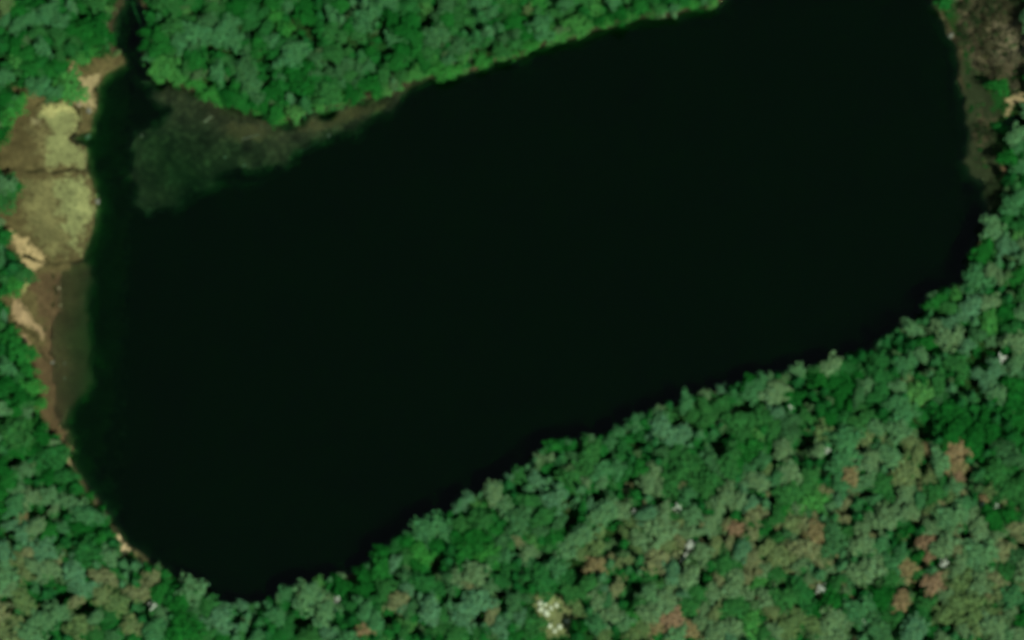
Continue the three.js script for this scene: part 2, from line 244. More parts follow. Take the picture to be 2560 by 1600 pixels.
// a few colours of leaf for each kind
const kinds = {
  G: { name: 'broadleaf_tree', word: 'deep green broadleaf', v: [0, 1, 2, 3, 4, 5].map(i => broadleaf(100 + i, { h: rr(10.5, 12), puffs: 20 + i % 4 })), m: [[0.006, 0.105, 0.012], [0.009, 0.128, 0.015], [0.013, 0.142, 0.019], [0.026, 0.145, 0.030]], R: 4.5 },
  L: { name: 'fresh_leaved_tree', word: 'bright leaf-green tree', v: [0, 1, 2, 3].map(i => broadleaf(140 + i, { h: rr(8, 9.5), puffs: 20 + i, ry: 1.8 })), m: [[0.030, 0.205, 0.030], [0.045, 0.215, 0.040], [0.060, 0.220, 0.048]], R: 4.5 },
  P: { name: 'pale_leaved_tree', word: 'pale grey-green tree', v: [0, 1, 2, 3, 4].map(i => broadleaf(180 + i, { h: rr(11, 12.5), puffs: 22 + i % 3 })), m: [[0.045, 0.180, 0.058], [0.078, 0.210, 0.078], [0.104, 0.216, 0.086], [0.068, 0.200, 0.086]], R: 4.5 },
  D: { name: 'conifer_tree', word: 'dark spired conifer', v: [0, 1, 2, 3, 4].map(i => conifer(220 + i, { h: rr(12.5, 16.5), r: 3 })), m: [[0.006, 0.085, 0.014], [0.012, 0.110, 0.024], [0.025, 0.135, 0.036], [0.050, 0.175, 0.062]], R: 3 },
  O: { name: 'yellowing_tree', word: 'olive yellow-green tree', v: [0, 1, 2].map(i => broadleaf(260 + i, { h: rr(10, 11.5), puffs: 20, open: 0.3, fill: 220 })), m: [[0.095, 0.180, 0.056], [0.120, 0.190, 0.066], [0.150, 0.195, 0.080]], R: 4.5 },
  T: { name: 'withered_tree', word: 'rusty tan withered tree', v: [0, 1, 2].map(i => broadleaf(300 + i, { h: rr(10, 11.5), puffs: 20, open: 0.4, fill: 200 })), m: [[0.230, 0.192, 0.088], [0.205, 0.190, 0.080], [0.240, 0.180, 0.094]], R: 4.5 },
  B: { name: 'thin_leaved_tree', word: 'dull olive-brown thin-leaved tree', v: [0, 1, 2].map(i => broadleaf(340 + i, { h: rr(4.5, 6), puffs: 13, per: 14, open: 0.7, fill: 90, size: 0.75 })), m: [[0.022, 0.045, 0.014], [0.050, 0.058, 0.024], [0.090, 0.095, 0.048]], R: 4.5, wood: greyBark },
  M: { name: 'mid_green_tree', word: 'mid green leafy tree', m: [[0.018, 0.130, 0.026], [0.028, 0.145, 0.030], [0.040, 0.145, 0.045]], R: 4.5 },
  W: { name: 'dead_snag', word: 'bleached white dead snag', v: [0, 1, 2].map(i => bareTree(380 + i, { h: rr(8, 9.5), r: 2.6, n: 22, thick: 0.5, lean: 0.06 * i })), m: [[0.50, 0.60, 0.46]], R: 2.4, wood: deadBark },
};
kinds.M.v = kinds.G.v;
for (const k in kinds) kinds[k].mats = kinds[k].m.map(c => 'W'.includes(k) ? woodMat(...c) : leafMat(...c));
// ---------- where the trees stand ----------
// crowns picked out in the photograph: kind, then x, y, crown radius, all in photograph pixels
const picked = {
  P: [[80, 53, 24], [16, 58, 18], [119, 40, 28], [156, 56, 20], [108, 124, 24], [100, 222, 30], [132, 238, 20], [10, 200, 24], [490, 88, 38], [550, 93, 34], [577, 63, 24], [450, 106, 25], [374, 146, 15], [545, 185, 25], [733, 143, 38], [680, 108, 22], [588, 108, 25], [703, 199, 14], [921, 170, 15], [855, 212, 14], [832, 43, 24], [921, 50, 28], [898, 72, 20], [970, 8, 24], [720, 18, 16], [1202, 14, 26], [1228, 36, 20], [1248, 72, 13], [987, 97, 22], [1120, 152, 15], [1417, 12, 22], [1350, 72, 28], [1692, 36, 13], [122, 1242, 22], [212, 1290, 28], [251, 1296, 14], [155, 1322, 17], [274, 1392, 25], [212, 1476, 28], [480, 1478, 32], [146, 1538, 26], [30, 1478, 25], [509, 1554, 18], [688, 1538, 26], [605, 1500, 16], [716, 1486, 19], [812, 1535, 30], [818, 1588, 18], [1020, 1472, 20], [1073, 1524, 32], [1080, 1553, 20], [987, 1408, 20], [1073, 1326, 34], [1063, 1294, 18], [1166, 1240, 15], [1156, 1264, 14], [1235, 1236, 29], [1262, 1267, 20], [1186, 1440, 29], [1146, 1448, 22], [1262, 1396, 20], [1252, 1570, 24], [1301, 1550, 20], [1505, 1180, 30], [1541, 1174, 22], [1505, 1208, 18], [1630, 1194, 24], [1340, 1206, 22], [1389, 1252, 28], [1660, 1280, 20], [1597, 1350, 24], [1773, 1316, 28], [1842, 1257, 26], [1492, 1503, 22], [1528, 1540, 26], [1495, 1563, 24], [1621, 1492, 24], [1670, 1472, 20], [1835, 1472, 30], [1875, 1490, 15], [1918, 1495, 24], [1961, 1128, 22], [1941, 1200, 22], [1753, 1388, 24], [2376, 1300, 34], [2265, 1284, 26], [2297, 1254, 20], [2420, 1361, 16], [2000, 1417, 22], [2448, 1464, 24], [2507, 618, 22], [2277, 822, 24], [2076, 916, 28], [2261, 915, 26], [2536, 859, 26], [2473, 857, 14], [2536, 918, 24], [2497, 697, 18], [2166, 970, 22], [2243, 970, 22], [1546, 1082, 16], [1589, 1058, 20], [1650, 1022, 13], [1714, 1007, 24], [1655, 1079, 32], [1702, 1094, 28], [1936, 987, 36], [1991, 922, 18], [1942, 1035, 20], [1951, 1125, 22], [1526, 1108, 16], [1343, 1150, 13], [2538, 343, 26], [2541, 374, 20], [2546, 424, 22], [2546, 496, 24], [2525, 518, 22], [16, 470, 22], [5, 623, 16], [5, 655, 15], [10, 789, 14], [20, 921, 24], [66, 1033, 15], [132, 1109, 14], [2110, 1484, 14], [2360, 1492, 18], [1007, 1523, 14]],
  L: [[48, 160, 24], [220, 127, 22], [200, 143, 18], [452, 190, 18], [489, 206, 20], [534, 240, 25], [736, 281, 21], [796, 262, 19], [1027, 192, 18], [1063, 18, 17], [1156, 145, 17], [1202, 148, 19], [1120, 178, 24], [1037, 183, 17], [1439, 58, 26], [1483, 20, 24], [1523, 54, 17], [1729, 10, 19], [1784, 3, 17], [1387, 82, 22], [1469, 64, 20], [1692, 6, 18], [792, 1465, 20], [971, 1584, 20], [1020, 1558, 20], [1189, 1262, 17], [1333, 1353, 24], [1893, 1085, 25], [2391, 744, 24], [2473, 803, 34], [33, 714, 22], [99, 1008, 16], [86, 1064, 17], [2538, 594, 20], [560, 262, 16], [640, 276, 15], [860, 246, 16], [960, 222, 17], [1090, 182, 18], [1255, 138, 17], [1320, 118, 16], [1410, 90, 17], [1573, 44, 16], [1640, 30, 15]],
  G: [[252, 66, 28], [220, 80, 30], [148, 98, 24], [53, 104, 22], [12, 252, 22], [148, 168, 22], [238, 13, 26], [400, 92, 22], [490, 154, 24], [595, 19, 30], [647, 118, 24], [835, 144, 24], [994, 158, 22], [1044, 124, 22], [690, 286, 24], [598, 258, 23], [630, 262, 20], [928, 218, 30], [879, 238, 26], [852, 18, 25], [762, 18, 30], [766, 53, 22], [1120, 50, 24], [1169, 54, 22], [1047, 97, 22], [1070, 130, 20], [1252, 128, 22], [1285, 112, 20], [838, 137, 24], [1548, 38, 22], [1602, 16, 22], [1647, 26, 19], [129, 1197, 24], [53, 1133, 26], [397, 1484, 24], [957, 1380, 22], [1014, 1354, 24], [1179, 1349, 24], [1298, 1192, 24], [852, 1464, 24], [911, 1471, 22], [1386, 1116, 24], [1604, 1180, 26], [1677, 1220, 26], [1822, 1163, 34], [1776, 1200, 26], [1941, 1296, 24], [2205, 1212, 28], [2332, 1232, 26], [2475, 1077, 24], [1960, 1280, 24], [2515, 1437, 24], [2457, 630, 31], [2340, 756, 24], [2505, 791, 26], [2536, 968, 28], [2343, 963, 26], [2113, 974, 26], [1835, 1055, 29], [1873, 957, 22], [1835, 1162, 26], [1798, 1016, 24], [2496, 220, 24], [8, 343, 20], [34, 483, 18], [20, 843, 24], [20, 965, 24], [40, 1030, 22]],
  D: [[398, 44, 16], [34, 674, 28], [2153, 892, 24], [2213, 857, 20], [2448, 1188, 22], [1401, 1102, 16], [1291, 1468, 20], [984, 208, 14]],
  O: [[16, 16, 26], [1320, 25, 14], [258, 1488, 27], [298, 1515, 30], [331, 1485, 22], [198, 1571, 30], [331, 1571, 30], [994, 1505, 27], [1229, 1535, 24], [1295, 1356, 19], [1693, 1316, 24], [1558, 1406, 22], [1875, 1339, 22], [1439, 1515, 24], [1789, 1535, 26], [1869, 1445, 19], [2114, 1260, 18], [2158, 1096, 28], [2055, 1081, 26], [2003, 1546, 24], [2039, 1569, 28], [2495, 1375, 30], [2266, 945, 17], [2471, 1232, 17], [79, 1382, 26], [1610, 1573, 24]],
  T: [[914, 1581, 22], [1836, 1323, 19], [1680, 1552, 30], [1723, 1573, 27], [1640, 1570, 24], [2384, 1133, 32], [2388, 1170, 25], [2392, 1196, 15], [2039, 1339, 28], [2122, 1192, 28], [2317, 1359, 22], [2317, 1397, 15], [2265, 1423, 28], [2329, 1462, 26], [2126, 1504, 13], [2249, 1506, 23], [2320, 1127, 17], [2456, 1252, 13]],
  W: [[845, 1497, 12], [1697, 1269, 12], [1586, 1279, 10], [1726, 1362, 15], [2456, 1262, 12], [2493, 1266, 10], [2071, 1123, 13], [1979, 1018, 12], [2360, 1413, 13], [2051, 1472, 15], [2162, 1564, 14], [2505, 902, 16], [384, 1520, 14]],
  B: [[2414, 13, 18], [2456, 85, 23], [2552, 69, 24], [2538, 140, 24], [2470, 120, 20], [2500, 175, 20], [2460, 318, 18], [2485, 335, 17], [2470, 470, 15], [2500, 500, 15], [2440, 45, 20], [2495, 460, 15]],
};
const gaps = [[322, 10, 40], [320, 50, 38], [322, 95, 34], [330, 135, 26], [385, 18, 20], [212, 50, 16], [123, 151, 14], [50, 222, 18], [8, 143, 14], [132, 72, 13], [497, 40, 15], [577, 40, 10], [529, 130, 12], [582, 148, 18], [516, 175, 13], [616, 85, 18], [657, 158, 22], [948, 164, 12], [1027, 160, 10], [796, 120, 10], [889, 118, 12], [750, 66, 28], [782, 83, 15], [937, 97, 24], [878, 97, 12], [957, 147, 15], [980, 176, 12], [1037, 128, 12], [1106, 127, 13], [1066, 46, 15], [1195, 127, 13], [1379, 8, 12], [1407, 62, 9], [1434, 77, 10], [1560, 18, 11], [109, 1286, 20], [159, 1485, 26], [215, 1343, 13], [311, 1389, 10], [16, 1343, 18], [33, 1530, 16], [215, 1531, 20], [427, 1474, 10], [987, 1535, 25], [766, 1561, 23], [736, 1518, 15], [1080, 1406, 20], [1103, 1468, 20], [1252, 1287, 18], [1255, 1489, 18], [984, 1442, 13], [1037, 1583, 16], [1195, 1396, 13], [1568, 1217, 28], [1429, 1293, 25], [1528, 1363, 25], [1356, 1396, 24], [1445, 1429, 28], [1379, 1179, 15], [1495, 1237, 20], [1594, 1113, 14], [1670, 1250, 10], [1799, 1224, 13], [1571, 1482, 18], [1769, 1440, 13], [1921, 1336, 12], [2309, 1058, 32], [2245, 1158, 13], [2297, 1173, 22], [2356, 1192, 14], [2007, 1118, 23], [2158, 1241, 14], [2229, 1257, 14], [2273, 1356, 22], [2269, 1466, 22], [2122, 1571, 26], [2483, 1098, 18], [2432, 1213, 13], [2110, 1285, 12], [2035, 1500, 12], [1932, 1157, 16], [2281, 1221, 12], [2452, 894, 36], [2404, 836, 16], [2171, 914, 16], [2351, 792, 10], [2317, 829, 12], [2306, 921, 14], [2428, 963, 16], [1690, 1033, 18], [1569, 1104, 16], [1850, 1017, 20], [1806, 1098, 18], [1757, 1115, 13], [1517, 1144, 15], [1907, 1011, 13], [2540, 308, 34], [1369, 1524, 44], [1390, 1565, 38], [1440, 1525, 20], [1700, 1400, 20], [2534, 262, 40]];
const trees = [], SC = 250 / 1600;
const treeBase = (px, py, h) => at(px, py, h);
const landOk = (x, z) => shore(x, z) > 0.6 && !inPoly(bank, x, z);
function addTree(kind, px, py, rpx, hand) {
  const K = kinds[kind], rad = rpx * SC * (hand ? 1.12 : 1), s = rad / K.R;
  const vi = Math.floor(R() * K.v.length), ys = (kind === 'D' ? 0.95 : kind === 'W' ? 1.25 : 1) * s ** -0.7 * rr(0.9, 1.12);
  const p = at(px, py, 8 * s * ys);
  let d = shore(p.x, p.z);
  for (let k = 0; k < 12 && d < 0.8; k++) { const gx = shore(p.x + 1, p.z) - shore(p.x - 1, p.z), gz = shore(p.x, p.z + 1) - shore(p.x, p.z - 1), l = Math.hypot(gx, gz) || 1; p.x += gx / l * (0.9 - d) * 0.6; p.z += gz / l * (0.9 - d) * 0.6; d = shore(p.x, p.z); }
  if (d < 0.4) return;
  const seTone = smooth(1350, 1700, px) * smooth(1050, 1300, py);
  trees.push({ kind, px, py, rpx, x: p.x, z: p.z, s, ys, vi, mi: seTone > 0.5 && kind === 'P' && R() < 0.55 ? 2 : seTone > 0.5 && kind === 'G' && R() < 0.5 ? 3 : Math.min(kind === 'P' && py < 340 ? 0 : K.mats.length - 1, Math.floor(Math.min(0.999, Math.max(0, (fbm(px / 90 + 90, py / 90, 2) - 0.5) * 2.2 + 0.5 + rr(-0.15, 0.15))) * K.mats.length)), turn: R() * 6.283, d, hand });
}
for (const k of ['P', 'L', 'G', 'D', 'O', 'T', 'W', 'B']) for (const [x, y, r] of picked[k]) addTree(k, x, y, r, true);
// small spires leaning out along the south shore
for (let i = 4; i < southShore.length - 1; i++) for (let k = 0; k < 2; k++) { const [x0, y0] = southShore[i], [x1, y1] = southShore[i + 1], t = (k + R()) / 2; addTree(R() < 0.7 ? 'D' : 'P', x0 + (x1 - x0) * t + rr(-8, 8), y0 + (y1 - y0) * t + rr(2, 14), rr(9, 15), false); }
// the rest of the wood between them
{
  const grid = new Map(), cell = 64, put = t => { const k = Math.floor(t.px / cell) + ',' + Math.floor(t.py / cell); (grid.get(k) ?? grid.set(k, []).get(k)).push(t); };
  trees.forEach(put);
  for (let n = 0; n < 40000; n++) {
    const px = rr(-40, W + 40), py = rr(-45, H + 60), g = at(px, py, 5);
    if (!landOk(g.x, g.z) || (px > 2290 && px < 2405 && py < 130) || (px < 470 && py > 1130 && shore(g.x, g.z) < 4.2) || inPoly(eastBank, g.x, g.z) || inPoly(darkHollow, g.x, g.z)) continue;
    const south = py > 560, field = (ox, oy, w) => Math.min(0.999, Math.max(0, (fbm(px / w + ox, py / w + oy, 2) - 0.5) * 2.4 + 0.5)), q = 0.72 * field(22, 5, 70) + 0.28 * R();
    const se = smooth(1300, 1650, px) * smooth(1050, 1350, py), pale = (south ? 0.26 + 0.04 * se : 0.10) * (0.3 + 1.4 * field(3, 8, 150)), olive = (0.44 * se + (px < 420 && py > 1400 ? 0.3 : 0.015)) * (0.3 + 1.4 * field(40, 11, 150)), dark = (south ? 0.16 : 0.13) * (0.2 + 1.6 * field(70, 30, 80)) * (1 - 0.6 * se);
    let kind;
    if (px > 2385 && py < 215) { if (R() > 0.2) continue; kind = 'B'; }
    else if (q < olive) kind = q < olive * 0.07 ? 'T' : 'O';
    else if (q < olive + pale) kind = 'P';
    else if (q < olive + pale + dark) kind = 'D';
    else if (q > (south ? 0.94 : 0.84)) kind = 'L';
    else kind = field(15, 60, 90) + rr(-0.35, 0.35) > (south ? 0.5 : 0.55) ? 'M' : 'G';
    let r = kind === 'D' ? rr(18, 26) : rr(22, 46) * (n > 12000 ? 0.72 : 1);
    if (gaps.some(([x, y, gr]) => Math.hypot(px - x, py - y) < gr * 0.9 + r * 0.55)) continue;
    let ok = true; const ci = Math.floor(px / cell), cj = Math.floor(py / cell);
    for (let i = ci - 1; i <= ci + 1 && ok; i++) for (let j = cj - 1; j <= cj + 1 && ok; j++) for (const t of grid.get(i + ',' + j) ?? []) if (Math.hypot(t.px - px, t.py - py) < (t.rpx + r) * 0.60) { ok = false; break; }
    if (!ok) continue;
    const before = trees.length; addTree(kind, px, py, r, false); if (trees.length > before) put(trees.at(-1));
  }
}
// ---------- naming each one ----------
const ordinal = ['first', 'second', 'third', 'fourth', 'fifth', 'sixth', 'seventh', 'eighth', 'ninth', 'tenth', 'eleventh', 'twelfth', 'thirteenth', 'fourteenth', 'fifteenth', 'sixteenth', 'seventeenth', 'eighteenth', 'nineteenth', 'twentieth', 'twenty-first', 'twenty-second'];
function place(t) {
  const edge = t.d < 7;
  if (t.px < 300 && t.py < 330) return edge ? 'beside the creek mouth' : 'in the wood left of the creek';
  if (t.px < 330 && t.py < 1130) return 'behind the sandy west bank';
  if (t.px < 720 && t.py < 400) return edge ? 'fringing the shallow north-west cove' : 'in the wood right of the creek';
  if (t.py < 330 && t.px < 1250) return edge ? 'fringing the north shore' : 'in the wood behind the north shore';
  if (t.py < 330 && t.px < 2000) return edge ? 'on the upper northern shore' : 'behind the upper northern shore';
  if (t.px > 2380 && t.py < 250) return 'in the brown north-east thicket';
  if (t.px > 2380 && t.py < 600) return 'behind the eastern bank';
  if (t.px > 2180 && t.py < 1000) return edge ? 'on the jagged south-east shore' : 'behind the jagged south-east shore';
  if (edge) return t.px < 480 ? 'on the curved south-west shore' : t.px < 950 ? 'at the lake foot on the south shore' : t.px < 1500 ? 'on the middle of the south shore' : 'on the eastern half of the south shore';
  if (t.px < 480) return t.py < 1380 ? 'in the south-west wood' : 'in the lower south-west corner wood';
  if (t.px < 950) return 'in the wood below the lake foot';
  if (t.px < 1320) return t.py < 1430 ? 'in the wood behind the middle south shore' : 'at lower frame left of white rocks';
  if (t.px < 1700) return t.py < 1330 ? 'in the wood above the white rocks' : 'in the wood right of the white rocks';
  if (t.px < 2050) return t.py < 1130 ? 'inland of the eastern south shore' : t.py < 1370 ? 'in the wood around the white snags' : 'at lower frame right of white snags';
  if (t.px < 2310) return t.py < 1080 ? 'in the wood below the south-east shore' : t.py < 1330 ? 'in the south-east wood' : 'in the lower south-east wood';
  return t.py < 1080 ? 'in the eastern edge wood' : t.py < 1330 ? 'around the tall tan tree' : 'in the lower right corner wood';
}
const sizeWord = t => t.rpx < 19 ? 'small' : t.rpx < 26 ? 'mid-sized' : 'large';
const sets = new Map();
const seen = t => t.px > -12 && t.px < W + 12 && t.py > -12 && t.py < H + 12;
const inView = trees.filter(seen);
for (const t of inView) { const k = `${sizeWord(t)} ${kinds[t.kind].word} ${place(t)}`; (sets.get(k) ?? sets.set(k, []).get(k)).push(t); }
for (const [k, list] of sets) {
  list.sort((a, b) => a.px - b.px);
  list.forEach((t, i) => {
    if (list.length === 1) t.label = k;
    else if (list.length <= ordinal.length) { t.label = `${k}, ${i === list.length - 1 ? 'rightmost' : i === 0 ? 'leftmost' : ordinal[i] + ' from left'}`; }
    else { t.label = k; }
    t.group = list.length > ordinal.length ? k : kinds[t.kind].word + 's round the lake';
  });
}
const protos = {};
for (const t of inView) {
  const K = kinds[t.kind], key = t.kind + t.vi;
  let g;
  if (!protos[key]) {
    g = new THREE.Group();
    const a = new THREE.Mesh(K.v[t.vi].trunk, K.wood ?? bark), b = new THREE.Mesh(K.v[t.vi].crown, K.mats[0]); a.name = 'trunk'; b.name = 'crown'; g.add(a, b); shadows(g); protos[key] = g;
  } else g = protos[key].clone();
  g.name = numbered(K.name);
  g.children[1].material = K.mats[t.mi];
  g.position.set(t.x, groundY(t.x, t.z), t.z); g.rotation.y = t.turn; g.scale.set(t.s, t.s * t.ys, t.s);
  g.userData = { label: t.label, category: 'tree', group: t.group };
  scene.add(g);
}
console.log('trees in view', inView.length, 'all', trees.length, Object.keys(kinds).map(k => k + ':' + inView.filter(t => t.kind === k).length).join(' '), 'labels', new Set(inView.map(t => t.label)).size);
// ---------- the wood that goes on past the frame, and the undergrowth: masses ----------
function stuff(name, label, category, geo, mat, spots, tint) {
  const m = new THREE.InstancedMesh(geo, mat, spots.length), o = new THREE.Object3D();
  spots.forEach((s, i) => { o.position.set(s.x, s.y, s.z); o.rotation.set(0, s.turn, 0); o.scale.set(s.s, s.s * (s.ys ?? 1), s.s); o.updateMatrix(); m.setMatrixAt(i, o.matrix); if (tint) m.setColorAt(i, tint(s)); });
  m.name = name; m.userData = { kind: 'stuff', label, category }; m.castShadow = m.receiveShadow = true; scene.add(m);
}
{
  const outer = { G: [], D: [], P: [] };
  const a = at(-14, -14), b = at(W + 14, H + 14);
  const taken = [];
  for (let x = -290; x < 290; x += 6.6) for (let z = -215; z < 215; z += 6.6) {
    const px = x + rr(-2.4, 2.4), pz = z + rr(-2.4, 2.4);
    if (px > a.x - 3 && px < b.x + 3 && pz > a.z - 3 && pz < b.z + 5) continue;
    if (!landOk(px, pz)) continue;
    const q = R(); outer[q < 0.6 ? 'G' : q < 0.8 ? 'D' : 'P'].push({ x: px, z: pz, y: groundY(px, pz), s: rr(0.75, 1.1) * (q > 0.6 && q < 0.8 ? 1.15 : 1), turn: R() * 6.28 });
  }
  const lb = { G: 'deep green broadleaf wood going on past the frame', D: 'dark conifers scattered through the outlying wood', P: 'pale grey-green crowns of the outlying wood' };
  for (const k in outer) stuff({ G: 'outlying_broadleaf_wood', D: 'outlying_conifer_wood', P: 'outlying_pale_wood' }[k], lb[k], 'wood', kinds[k].v[1].crown, kinds[k].mats[1], outer[k]);
  const f = rng(77), L = new Leaves();
  for (let i = 0; i < 26; i++) { const n = V(rr(-1, 1, f), rr(0.1, 1.2, f), rr(-1, 1, f)).normalize(); L.card(V(n.x * rr(0.3, 1.1, f), n.y * rr(0.4, 0.9, f), n.z * rr(0.3, 1.1, f)), n, rr(0.45, 0.8, f), f, 1); }
  const spots = [];
  for (let i = 0; i < 11000; i++) {
    const x = rr(-212, 212), z = rr(-142, 142), d = shore(x, z); if (d < 1.0 || inPoly(bank, x, z) && R() > 0.015) continue;
    
    spots.push({ x, z, y: groundY(x, z) - 0.1, s: rr(0.5, 1.25), turn: R() * 6.28, q: R() });
  }
  const bush = broadleaf(510, { h: 7.5, r: 3, ry: 2, puffs: 10, per: 14, size: 0.95, fill: 110 }).crown, saplings = [];
  for (let i = 0; i < 9000; i++) {
    const px = rr(-60, W + 60), py = rr(-60, H + 70), p = at(px, py, 3), d = shore(p.x, p.z);
    if (d < 1.8 || inPoly(bank, p.x, p.z) || inPoly(eastBank, p.x, p.z) || inPoly(darkHollow, p.x, p.z) || (px > 2380 && py < 290) || (px > 1300 && px < 1450 && py > 1480)) continue;
    const gap = gaps.some(([x, y, r]) => Math.hypot(px - x, py - y) < r * 1.2);
    if (gap && R() < 0.5) continue;
    saplings.push({ x: p.x, z: p.z, y: groundY(p.x, p.z) - 0.3, s: rr(0.6, 1.1), ys: gap ? rr(0.25, 0.5) : rr(0.95, 1.45), turn: R() * 6.28, q: R() + 0.35 * smooth(1350, 1700, px) * smooth(1050, 1300, py) });
  }
  stuff('sapling_thicket', 'dense green saplings filling the gaps under the taller trees', 'thicket', bush, leafMat(1, 1, 1), saplings, s => s.q < 0.75 ? lin(0.010, 0.120, 0.018) : s.q < 0.92 ? lin(0.028, 0.140, 0.032) : s.q < 1.15 ? lin(0.055, 0.135, 0.045) : lin(0.13, 0.16, 0.065));
  const tufts = [];
  for (let i = 0; i < 9000 && tufts.length < 420; i++) { const p = at(rr(0, 240), rr(250, 1100)), d = shore(p.x, p.z); if (d < 0.6 || !inPoly(bank, p.x, p.z) || fbm(p.x / 7, p.z / 7) < 0.47) continue; tufts.push({ x: p.x, z: p.z, y: groundY(p.x, p.z) - 0.15, s: rr(0.25, 0.7), ys: 0.6, turn: R() * 6.28, q: R() }); }
  stuff('sedge_tufts', 'small dark sedge tufts dotted over the sandy west bank', 'sedge', L.build(), leafMat(1, 1, 1), tufts, s => s.q < 0.6 ? lin(0.035, 0.045, 0.012) : lin(0.07, 0.085, 0.03));
  stuff('undergrowth', 'low leafy undergrowth covering the forest floor between the trees', 'undergrowth', L.build(), leafMat(1, 1, 1), spots, s => s.q < 0.8 ? lin(0.007, 0.065, 0.011) : s.q < 0.95 ? lin(0.025, 0.09, 0.02) : lin(0.06, 0.075, 0.026));  // main leaf tint kept dim: shade of the taller trees put into the colour
}
// ---------- shoreline shrubs, rocks and driftwood ----------
const shrubV = [0, 1, 2].map(i => broadleaf(420 + i, { h: 3.2, r: 2.4, ry: 1.7, puffs: 10, per: 24, size: 0.65, fill: 80 }));
{
  const list = [[392, 168, 9, 'P'], [402, 200, 10, 'L'], [440, 212, 11, 'G'], [500, 235, 11, 'L'], [575, 266, 10, 'G'], [612, 280, 10, 'L'], [665, 296, 11, 'G'], [705, 306, 12, 'L'], [750, 294, 10, 'L'], [815, 268, 10, 'L'], [905, 247, 10, 'G'], [945, 240, 10, 'L'], [1000, 226, 10, 'L'], [1060, 194, 10, 'L'], [1165, 180, 10, 'L'], [1225, 158, 10, 'G'], [1290, 143, 10, 'L'], [1340, 116, 10, 'L'], [1378, 104, 9, 'P'], [1456, 90, 10, 'L'], [1508, 70, 10, 'L'], [1590, 48, 9, 'G'], [1655, 40, 9, 'P'], [1690, 46, 10, 'P'], [1750, 18, 10, 'G'], [470, 1462, 11, 'P'], [440, 1452, 9, 'G'], [640, 1508, 9, 'P'], [560, 1506, 10, 'G'], [2422, 640, 9, 'G'], [2316, 760, 9, 'P'], [1320, 1156, 8, 'P'], [930, 1392, 8, 'P'], [895, 1424, 9, 'G'], [770, 1458, 9, 'G'], [305, 122, 8, 'O'], [272, 92, 9, 'G'], [255, 1272, 10, 'G'], [228, 1238, 9, 'G'], [196, 1192, 9, 'G']];
  const word = { P: 'pale grey-green', L: 'bright green', G: 'deep green', O: 'olive brown' }, byWord = {};
  list.forEach(([px, py, r, k]) => {
    const g = new THREE.Group(), v = shrubV[Math.floor(R() * 3)], tr = new THREE.Mesh(v.trunk, bark), cr = new THREE.Mesh(v.crown, kinds[k].mats[Math.floor(R() * kinds[k].mats.length)]);
    tr.name = 'stem'; cr.name = 'foliage'; g.add(tr, cr); shadows(g); g.name = numbered('shoreline_shrub');
    const p = at(px, py, 1.5), s = r * SC / 2.4 * 1.3; let d = shore(p.x, p.z); for (let q = 0; q < 10 && d < 0.7; q++) { const gx = shore(p.x + 1, p.z) - shore(p.x - 1, p.z), gz = shore(p.x, p.z + 1) - shore(p.x, p.z - 1), l = Math.hypot(gx, gz) || 1; p.x += gx / l * 0.5; p.z += gz / l * 0.5; d = shore(p.x, p.z); }
    g.position.set(p.x, groundY(p.x, p.z), p.z); g.scale.setScalar(s); g.rotation.y = R() * 6.28;
    const where = py < 330 ? (px < 330 ? 'beside the creek' : px < 720 ? 'hanging over the north-west cove' : px < 1300 ? 'along the north shore' : 'along the upper northern shore') : px < 300 ? 'on the south-west waterline' : px < 1000 ? 'at the lake foot' : 'on the southern waterline';
    const key = `low ${word[k]} shrub ${where}`; (byWord[key] ??= []).push(g); scene.add(g);
  });
  for (const k in byWord) byWord[k].forEach((g, i) => g.userData = { label: byWord[k].length > 1 ? `${k}, ${ordinal[i]} from left` : k, category: 'shrub', group: 'shrubs along the water' });
}
function rockGeo(seed, sx, sy, sz) {
  const f = rng(seed), g = new THREE.IcosahedronGeometry(1, 2), p = g.attributes.position, o = f() * 50;
  const planes = Array.from({ length: 7 }, () => ({ n: V(rr(-1, 1, f), rr(-0.3, 1, f), rr(-1, 1, f)).normalize(), d: rr(0.6, 0.9, f) }));
  for (let i = 0; i < p.count; i++) { const v = V(p.getX(i), p.getY(i), p.getZ(i)); for (const q of planes) { const e = v.dot(q.n) - q.d; if (e > 0) v.addScaledVector(q.n, -e); } v.multiplyScalar(0.88 + 0.3 * fbm(v.x * 1.7 + o, v.y * 1.7 + v.z * 1.3 + o, 2)); p.setXYZ(i, v.x * sx, v.y * sy, v.z * sz); }
  g.computeVertexNormals(); return g;
}
const rockMats = { white: new THREE.MeshStandardMaterial({ color: lin(0.30, 0.37, 0.24), roughness: 0.9 }), grey: new THREE.MeshStandardMaterial({ color: lin(0.085, 0.10, 0.068), roughness: 0.92 }), tan: new THREE.MeshStandardMaterial({ color: lin(0.15, 0.135, 0.07), roughness: 0.92 }) };
